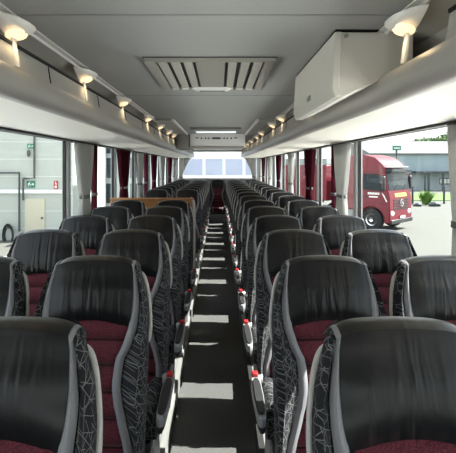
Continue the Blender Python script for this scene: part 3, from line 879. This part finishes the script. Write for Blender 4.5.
# right: low workshop with canopy
YS = 57.0
sh = thing('workshop_building', 'long blue grey workshop with a pale roof behind the red truck', 'building', (20, YS, GZ))
def SL(px, py): v = at(px, py, YS); return v.x-20, v.z-GZ
xa = SL(372, 166)[0]; xb = SL(520, 166)[0]
ze = SL(0, 154.5)[1]; zr = SL(0, 139)[1]; zcn = SL(0, 173)[1]
bm = bmesh.new(); bx(bm, xa, xb, 0, 12, zcn, ze); link_mesh('upper_wall', bm, M['shed_wall'], sh, smooth=False)
bm = bmesh.new(); bx(bm, xa, xb, .4, 12, 0, zcn); link_mesh('lower_wall', bm, M['shed_low'], sh, smooth=False)
bm = bmesh.new()
pr = [(-.3, ze), (-.3, ze+.15), (9, zr+.2), (12.5, ze+.15), (12.5, ze)]
r0 = [bm.verts.new((xa-.4, p_[0], p_[1])) for p_ in pr]; r1 = [bm.verts.new((xb+.4, p_[0], p_[1])) for p_ in pr]
for i in range(5): bm.faces.new((r0[i], r0[(i+1) % 5], r1[(i+1) % 5], r1[i]))
bm.faces.new(r0); bm.faces.new(list(reversed(r1)))
link_mesh('roof', bm, M['shed_roof'], sh, smooth=False)
bm = bmesh.new(); bx(bm, SL(412, 0)[0], xb, -1.2, .4, zcn-.05, zcn+.22); link_mesh('canopy', bm, M['shed_dark'], sh, smooth=False)
for px in (421.5, 425, 439, 455, 470):
    x = SL(px, 0)[0]; bm = bmesh.new(); bx(bm, x-.1, x+.1, -1.1, -.9, 0, zcn-.05); link_mesh('canopy_post', bm, M['shed_dark'], sh, smooth=False)
x0, z1 = SL(441, 178); x1, z0 = SL(451.5, 184.5)
bm = bmesh.new(); bx(bm, x0, x1, .3, .4, z0, z1); wf = link_mesh('window_frame', bm, M['shed_dark'], sh, smooth=False)
for k in range(3):
    bm = bmesh.new(); a = x0+(x1-x0)*(k+.12)/3; c = x0+(x1-x0)*(k+.9)/3; bx(bm, a, c, .27, .3, z0+.12, z1-.12); link_mesh('window_pane', bm, M['sign_white'], wf, smooth=False)
bm = bmesh.new(); bx(bm, 12, 60, 40.5, 50, GZ+.0, GZ+.06); o = link_mesh('grass_verge', bm, M['grass'], smooth=False); tag(o, 'strip of green grass in front of the workshop', 'grass'); o['kind'] = 'stuff'
for (px, label) in ((444, 'slim dark post on the grass verge before the workshop'), (412.5, 'slim dark post right beside the red truck front')):
    v = at(px, 204, 37.5)
    bm = bmesh.new(); bx(bm, -.07, .07, -.07, .07, 0, 1.45); o = link_mesh('bollard_post', bm, M['shed_dark'], bevel=.02); o.location = (v.x, 37.5, GZ); tag(o, label, 'post', 'posts by the verge')

def leaf_cloud(bm, c, r, n, size, seed):
    rnd = random.Random(seed)
    for _ in range(n):
        d = Vector((rnd.gauss(0, 1), rnd.gauss(0, 1), rnd.gauss(0, 1))).normalized()
        q = rnd.uniform(.55, 1.05)
        p_ = Vector(c)+Vector((d.x*r[0]*q, d.y*r[1]*q, d.z*r[2]*q))
        t1 = Vector((rnd.gauss(0, 1), rnd.gauss(0, 1), rnd.gauss(0, .6))).normalized(); t2 = t1.cross(d)
        if t2.length < .05: continue
        t2.normalize(); s = size*rnd.uniform(.6, 1.3)
        vs = [bm.verts.new(p_+t1*s), bm.verts.new(p_+t2*s*.5), bm.verts.new(p_-t1*s), bm.verts.new(p_-t2*s*.5)]
        bm.faces.new(vs)
def tree(px, ytop, Y, w, label, seed):
    v = at(px, ytop, Y); H = v.z-GZ
    t = thing('tree', label, 'tree', (v.x, Y, GZ), 0, 'trees beyond the workshop')
    bm = bmesh.new(); tube(bm, [(0, 0, 0), (.1, 0, H*.35), (0, .1, H*.7)], [.35, .25, .12], 8); link_mesh('trunk', bm, M['bark'], t)
    bm = bmesh.new(); rnd = random.Random(seed)
    for k in range(6):
        leaf_cloud(bm, (rnd.uniform(-.5, .5)*w, rnd.uniform(-.3, .3)*w, H*(.62+.045*k)), (w*.55, w*.5, H*.14), 420, .30, seed*10+k)
    link_mesh('crown', bm, M['leaf'], t, smooth=False, weld=False)
tree(428, 135.0, 76, 4.0, 'wide green tree above the workshop roof, left of the other', 3)
tree(439, 132.0, 83, 4.5, 'tallest green tree above the workshop roof', 5)
tree(452, 131.0, 90, 3.5, 'green tree above the roof beside the right edge curtain', 8)
v = at(426, 205, 36.5)
sb = thing('shrub', 'bright green feathery shrub on the verge right of the red truck', 'shrub', (v.x, 36.5, GZ))
bm = bmesh.new()
rnd = random.Random(4)
for k in range(240):
    a = rnd.uniform(0, 2*PI); l = rnd.uniform(.5, 1.35); lean = rnd.uniform(.1, .8)
    p0 = Vector((rnd.gauss(0, .12), rnd.gauss(0, .12), .05)); dr_ = Vector((math.cos(a)*lean, math.sin(a)*lean, 1)).normalized()
    p1 = p0+dr_*l*.6; p2 = p0+dr_*l+Vector((math.cos(a)*.15, math.sin(a)*.15, -.08))
    sdv = Vector((-math.sin(a), math.cos(a), 0))*.045
    A = [bm.verts.new(p0-sdv*.3), bm.verts.new(p0+sdv*.3), bm.verts.new(p1+sdv), bm.verts.new(p1-sdv), bm.verts.new(p2)]
    bm.faces.new((A[0], A[1], A[2], A[3])); bm.faces.new((A[3], A[2], A[4]))
link_mesh('foliage', bm, M['leaf_light'], sb, smooth=False, weld=False)
bm = bmesh.new(); tube(bm, [(0, 0, 0), (0, 0, .4)], .08, 8); link_mesh('stem', bm, M['bark'], sb)
for px, s, lb in ((435, .28, 'small dark rock at the right foot of the bright shrub'), (417.5, .2, 'small dark rock at the left foot of the bright shrub')):
    v = at(px, 205, 35)
    bm = bmesh.new(); bmesh.ops.create_icosphere(bm, subdivisions=2, radius=s)
    for q in bm.verts: q.co = Vector((q.co.x*1.7, q.co.y, q.co.z*.8+s*.5))*(1+.12*math.sin(17*q.co.x+9*q.co.z))
    o = link_mesh('rock', bm, M['shed_dark']); o.location = (v.x, 35, GZ); tag(o, lb, 'rock', 'rocks by the shrub')
# green street sign on a pole behind the truck
v = at(396.5, 149.5, 30)
o = thing('street_sign', 'dark green road sign on a pole rising behind the red truck cab', 'sign', (v.x, 30, GZ))
hz = v.z-GZ
bm = bmesh.new(); tube(bm, [(0, 0, 0), (0, 0, hz)], .06, 8); link_mesh('pole', bm, M['shed_dark'], o)
bm = bmesh.new(); bx(bm, -.27, .27, -.06, -.02, hz-.05, hz+.24); link_mesh('sign_board', bm, M['sign_green'], o, smooth=False)
bm = bmesh.new(); bx(bm, -.2, .2, -.066, -.06, hz+.05, hz+.13); link_mesh('sign_stripe', bm, M['sign_white'], o, smooth=False)

# ------------------------------------------------------------------ the red truck (local: +x forward, +y left)
def cross_plate(bm, poly, axis, c, th):
    """polygon in the plane normal to axis at c"""
    def mk(a, b, k): return (k, a, b) if axis == 'x' else (a, k, b)
    r0 = [bm.verts.new(mk(p_[0], p_[1], c)) for p_ in poly]; r1 = [bm.verts.new(mk(p_[0], p_[1], c+th)) for p_ in poly]
    n = len(poly)
    for i in range(n): bm.faces.new((r0[i], r0[(i+1) % n], r1[(i+1) % n], r1[i]))
    bm.faces.new(r0); bm.faces.new(list(reversed(r1)))
TH = math.radians(-45)
v = at(389.5, 235, 21.2)
tk = thing('truck', 'red articulated truck cab with dark windscreen parked outside the right windows', 'truck', (0, 0, GZ), TH)
# front right corner of the cab (local (2.35,-1.25)) stands at v
off = Matrix.Rotation(TH, 3, 'Z') @ Vector((2.35, -1.25, 0))
tk.location = (v.x-off.x, 21.2-off.y, GZ)
W2 = 1.25
def side_poly_extrude(bm, poly, y0, y1, top_in=0):
    r0 = [bm.verts.new((p_[0], y0+(top_in if p_[1] > 2.9 else 0), p_[1])) for p_ in poly]; r1 = [bm.verts.new((p_[0], y1-(top_in if p_[1] > 2.9 else 0), p_[1])) for p_ in poly]
    n = len(poly)
    for i in range(n): bm.faces.new((r0[i], r0[(i+1) % n], r1[(i+1) % n], r1[i]))
    bm.faces.new(r0); bm.faces.new(list(reversed(r1)))
arch = [(1.45+.62*math.cos(a), .52+.62*math.sin(a)) for a in [PI*k/10 for k in range(11)]]
cab = [(0, .95), (0, 3.45), (.25, 3.62), (1.0, 3.66), (1.55, 3.52), (1.95, 3.20), (2.10, 2.95), (2.27, 1.95), (2.35, 1.6), (2.37, .40), (2.07, .40)] + arch[0:11] + [(.7, .52), (.7, .95)]
bm = bmesh.new(); side_poly_extrude(bm, cab, -W2, W2, .10); link_mesh('cab_body', bm, M['truck_red'], tk, bevel=.05)
# windscreen follows the sloped front
def front_pt(z): return interp([(.4, 2.37), (1.6, 2.35), (1.95, 2.27), (2.95, 2.10), (3.2, 1.95)], z)
def front_panel(name, y0, y1, z0, z1, m, parent, d=.015, n=6):
    bm = bmesh.new(); rows = []
    for i in range(n+1):
        z = z0+(z1-z0)*i/n
        rows.append([(front_pt(z)+d, y0+(y1-y0)*j/6, z) for j in range(7)])
    vr = grid(bm, rows)
    rows2 = [[(p_.co.x-d-.02, p_.co.y, p_.co.z) for p_ in r] for r in vr]
    vr2 = grid(bm, rows2)
    for a, c in ((0, 0), (-1, -1)):
        for j in range(6): bm.faces.new((vr[a][j], vr[a][j+1], vr2[a][j+1], vr2[a][j]))
    for i in range(n):
        for j in (0, 6): bm.faces.new((vr[i][j], vr[i+1][j], vr2[i+1][j], vr2[i][j]))
    return link_mesh(name, bm, m, parent, smooth=False)
front_panel('windscreen', -1.14, 1.14, 1.95, 2.86, M['truck_glass'], tk)
for y in (-.55, .45):
    bm = bmesh.new(); tube(bm, [(front_pt(1.97)+.035, y, 1.97), (front_pt(2.2)+.04, y+.35, 2.2)], .014, 6); link_mesh('wiper', bm, M['truck_dark'], tk)
bm = bmesh.new(); bx(bm, 2.08, 2.42, -1.16, 1.16, 2.80, 2.95); link_mesh('sun_visor', bm, M['truck_glass'], tk, bevel=.03)
bm = bmesh.new(); bx(bm, 2.02, 2.30, -1.05, 1.05, 3.02, 3.09); link_mesh('lamp_bar', bm, M['chrome'], tk, bevel=.02)
front_panel('name_board', -.62, .62, 1.63, 1.79, M['plate'], tk)
for k in range(5):
    front_panel('board_letter', -.45+.19*k, -.34+.19*k, 1.67, 1.75, M['truck_red'], tk, d=.02, n=1)
for k in range(4): front_panel('grille_slat', -.85, .85, 1.02+.135*k, 1.10+.135*k, M['truck_dark'], tk, n=1)
bm = bmesh.new(); mt = Matrix.Translation((front_pt(1.3)+.045, 0, 1.33)) @ Matrix.Rotation(PI/2, 4, 'Y')
tube(bm, [mt @ Vector((.17*math.cos(a*PI/12), .17*math.sin(a*PI/12), 0)) for a in range(25)], .018, 6)
for k in range(3):
    a = PI+k*2*PI/3
    tube(bm, [mt @ Vector((0, 0, 0)), mt @ Vector((.17*math.cos(a), .17*math.sin(a), 0))], [.026, .008], 6)
link_mesh('emblem', bm, M['chrome'], tk)
bm = bmesh.new(); bx(bm, 2.30, 2.44, -1.2, 1.2, .36, .56); link_mesh('bumper', bm, M['truck_dark'], tk, bevel=.03)
bm = bmesh.new(); bx(bm, 2.425, 2.447, -.26, .26, .60, .71); link_mesh('number_plate', bm, M['sign_white'], tk, smooth=False)
for y in (-.95, .95):
    bm = bmesh.new(); bmesh.ops.create_uvsphere(bm, u_segments=14, v_segments=8, radius=1, matrix=Matrix.Translation((2.35, y, .86)) @ Matrix.Diagonal((.05, .21, .13, 1))); link_mesh('headlight', bm, M['lamp_clear'], tk)
for s in (-1, 1):
    yy = s*W2
    bm = bmesh.new(); cross_plate(bm, [(1.02, 1.98), (2.00, 1.90), (1.93, 2.62), (1.80, 2.72), (1.02, 2.72)], 'y', yy-(.012 if s > 0 else 0)+(.0), .012*1 if s > 0 else -.012)
    for q in bm.verts: q.co.y += s*.013
    link_mesh('side_window', bm, M['truck_glass'], tk, smooth=False)
    # door seam, handle, step
    bm = bmesh.new()
    for (xa_, xb_, za_, zb_) in ((.96, .975, .95, 2.8), (2.06, 2.075, 1.2, 2.5), (.96, 2.06, 2.80, 2.815)):
        bx(bm, xa_, xb_, *sorted((yy, yy+s*.006)), za_, zb_)
    link_mesh('door_seam', bm, M['truck_dark'], tk, smooth=False)
    bm = bmesh.new(); bx(bm, 1.05, 1.25, *sorted((yy, yy+s*.03)), 1.62, 1.68); link_mesh('door_handle', bm, M['truck_dark'], tk, smooth=False)
    for k in range(7):
        bm = bmesh.new(); bx(bm, 1.28+.085*k, 1.345+.085*k, *sorted((yy, yy+s*.008)), 1.74, 1.84); link_mesh('door_letter', bm, M['sign_white'], tk, smooth=False)
    bm = bmesh.new(); bx(bm, 1.34, 1.78, *sorted((yy, yy+s*.008)), 1.60, 1.66); link_mesh('door_line', bm, M['sign_white'], tk, smooth=False)
    bm = bmesh.new(); tube(bm, [(2.22, yy+s*.004, 1.42), (2.06, yy+s*.004, 1.72), (1.98, yy+s*.004, 1.84)], [.03, .03, .008], 6); link_mesh('side_stripe', bm, M['sign_white'], tk)
    # mirror
    bm = bmesh.new(); bx(bm, 2.10, 2.26, *sorted((yy+s*.12, yy+s*.36)), 1.95, 2.62); mi = link_mesh('mirror', bm, M['truck_dark'], tk, bevel=.05)
    bm = bmesh.new(); tube(bm, [(2.05, yy, 2.72), (2.18, yy+s*.25, 2.66)], .035, 8); link_mesh('mirror_arm', bm, M['truck_red'], mi)
    # front wheel
    for xw in (1.45, -1.9):
        bm = bmesh.new()
        lathe(bm, [(.28, -.15), (.47, -.16), (.52, -.11), (.525, 0), (.52, .11), (.47, .16), (.28, .15)], 28, Matrix.Translation((xw, s*(W2-.19), .53)) @ Matrix.Rotation(PI/2, 4, 'X'))
        wl = link_mesh('wheel', bm, M['tyre'], tk)
        bm = bmesh.new(); lathe(bm, [(.0, .07), (.1, .1), (.12, .03), (.24, .04), (.29, .09), (.30, -.1), (0, -.1)], 24, Matrix.Translation((xw, s*(W2-.08), .53)) @ Matrix.Rotation(-s*PI/2, 4, 'X'))
        link_mesh('wheel_rim', bm, M['chrome'], wl)
bm = bmesh.new(); bx(bm, -3.2, .75, -.42, .42, .62, .92); link_mesh('chassis', bm, M['truck_dark'], tk, smooth=False)
for s in (-1, 1):
    bm = bmesh.new(); bx(bm, -1.15, .45, *sorted((s*.6, s*1.2)), .40, 1.0); link_mesh('fuel_tank', bm, M['trailer_grey'], tk, bevel=.08)
bm = bmesh.new(); bx(bm, -.55, -.05, -1.1, 1.1, 1.0, 3.3); link_mesh('wind_deflector', bm, M['truck_red'], tk, bevel=.06)
# trailer behind
tr = thing('trailer', 'dark red box trailer with a grey top edge behind the truck cab', 'trailer', tk.location + Matrix.Rotation(TH, 3, 'Z') @ Vector((-4.3, 0, 0)), TH)
bm = bmesh.new(); bx(bm, -3.2, 3.3, -1.25, 1.25, 1.30, 3.15); link_mesh('box_body', bm, M['truck_red'], tr, bevel=.03)
bm = bmesh.new(); bx(bm, -3.2, 3.3, -1.26, 1.26, 3.15, 3.5); link_mesh('top_edge', bm, M['trailer_grey'], tr, bevel=.03)
bm = bmesh.new(); bx(bm, -3.0, 2.0, -.6, .6, 1.05, 1.30); link_mesh('trailer_frame', bm, M['truck_dark'], tr, smooth=False)
for xw in (-1.2, -2.4):
    for s in (-1, 1):
        bm = bmesh.new(); lathe(bm, [(.25, -.17), (.47, -.18), (.52, -.12), (.52, .12), (.47, .18), (.25, .17)], 24, Matrix.Translation((xw, s*1.03, .525)) @ Matrix.Rotation(PI/2, 4, 'X')); link_mesh('wheel', bm, M['tyre'], tr)
    bm = bmesh.new(); tube(bm, [(xw, -1.1, .525), (xw, 1.1, .525)], .07, 8); link_mesh('axle', bm, M['truck_dark'], tr)
    bm = bmesh.new(); bx(bm, xw-.06, xw+.06, -.5, .5, .5, 1.06); link_mesh('axle_hanger', bm, M['truck_dark'], tr, smooth=False)
for s in (-1, 1):
    bm = bmesh.new(); bx(bm, 1.4, 1.55, *sorted((s*.7, s*.85)), 0, 1.3); link_mesh('landing_leg', bm, M['truck_dark'], tr, smooth=False)
bm = bmesh.new(); bx(bm, -.3, 1.2, -1.2, -.7, .45, 1.3); link_mesh('tool_locker', bm, M['trailer_grey'], tr, bevel=.03)

# ------------------------------------------------------------------ light
W = bpy.data.worlds.new('sky'); SC.world = W; W.use_nodes = True
nt = W.node_tree; N = nt.nodes; L = nt.links
bg = N['Background']
tc = N.new('ShaderNodeTexCoord'); sx = N.new('ShaderNodeSeparateXYZ'); L.new(tc.outputs['Generated'], sx.inputs[0])
cr = N.new('ShaderNodeValToRGB'); e0 = cr.color_ramp.elements
e0[0].position = 0.0; e0[0].color = (.97, .985, 1.0, 1)
e0[1].position = .55; e0[1].color = (.6, .75, .95, 1)
nz_ = N.new('ShaderNodeTexNoise'); nz_.inputs['Scale'].default_value = 3.2; nz_.inputs['Detail'].default_value = 6
L.new(tc.outputs['Generated'], nz_.inputs['Vector'])
rm = N.new('ShaderNodeMapRange'); rm.inputs[1].default_value = .42; rm.inputs[2].default_value = .62; L.new(nz_.outputs['Fac'], rm.inputs[0])
mx = N.new('ShaderNodeMix'); mx.data_type = 'RGBA'; mx.inputs[7].default_value = (1.0, 1.0, 1.0, 1)
L.new(sx.outputs['Z'], cr.inputs[0]); L.new(rm.outputs[0], mx.inputs[0]); L.new(cr.outputs[0], mx.inputs[6])
L.new(mx.outputs[2], bg.inputs['Color']); bg.inputs['Strength'].default_value = 1.7
sun = bpy.data.lights.new('sun', 'SUN'); sun.energy = 17; sun.angle = .009; sun.color = (1, .96, .9)
so = bpy.data.objects.new('sun', sun); COL.objects.link(so)
SUNV = Vector((1, .27, 1.06)).normalized()
so.rotation_euler = SUNV.to_track_quat('Z', 'Y').to_euler(); so.location = (30, -5, 30)

# ------------------------------------------------------------------ camera
cd = bpy.data.cameras.new('camera'); cam = bpy.data.objects.new('camera', cd); COL.objects.link(cam); SC.camera = cam
cd.sensor_width = 36; cd.sensor_fit = 'HORIZONTAL'; cd.lens = 36.0
cd.shift_x = 9/456; cd.shift_y = -60.5/456
cd.clip_start = .05; cd.clip_end = 400
cam.location = (.045, 0, 1.65); cam.rotation_euler = (PI/2, 0, 0)
vs = SC.view_settings
vs.view_transform = 'Standard'; vs.look = 'None'; vs.gamma = 1; vs.use_curve_mapping = False; vs.exposure = 0.55
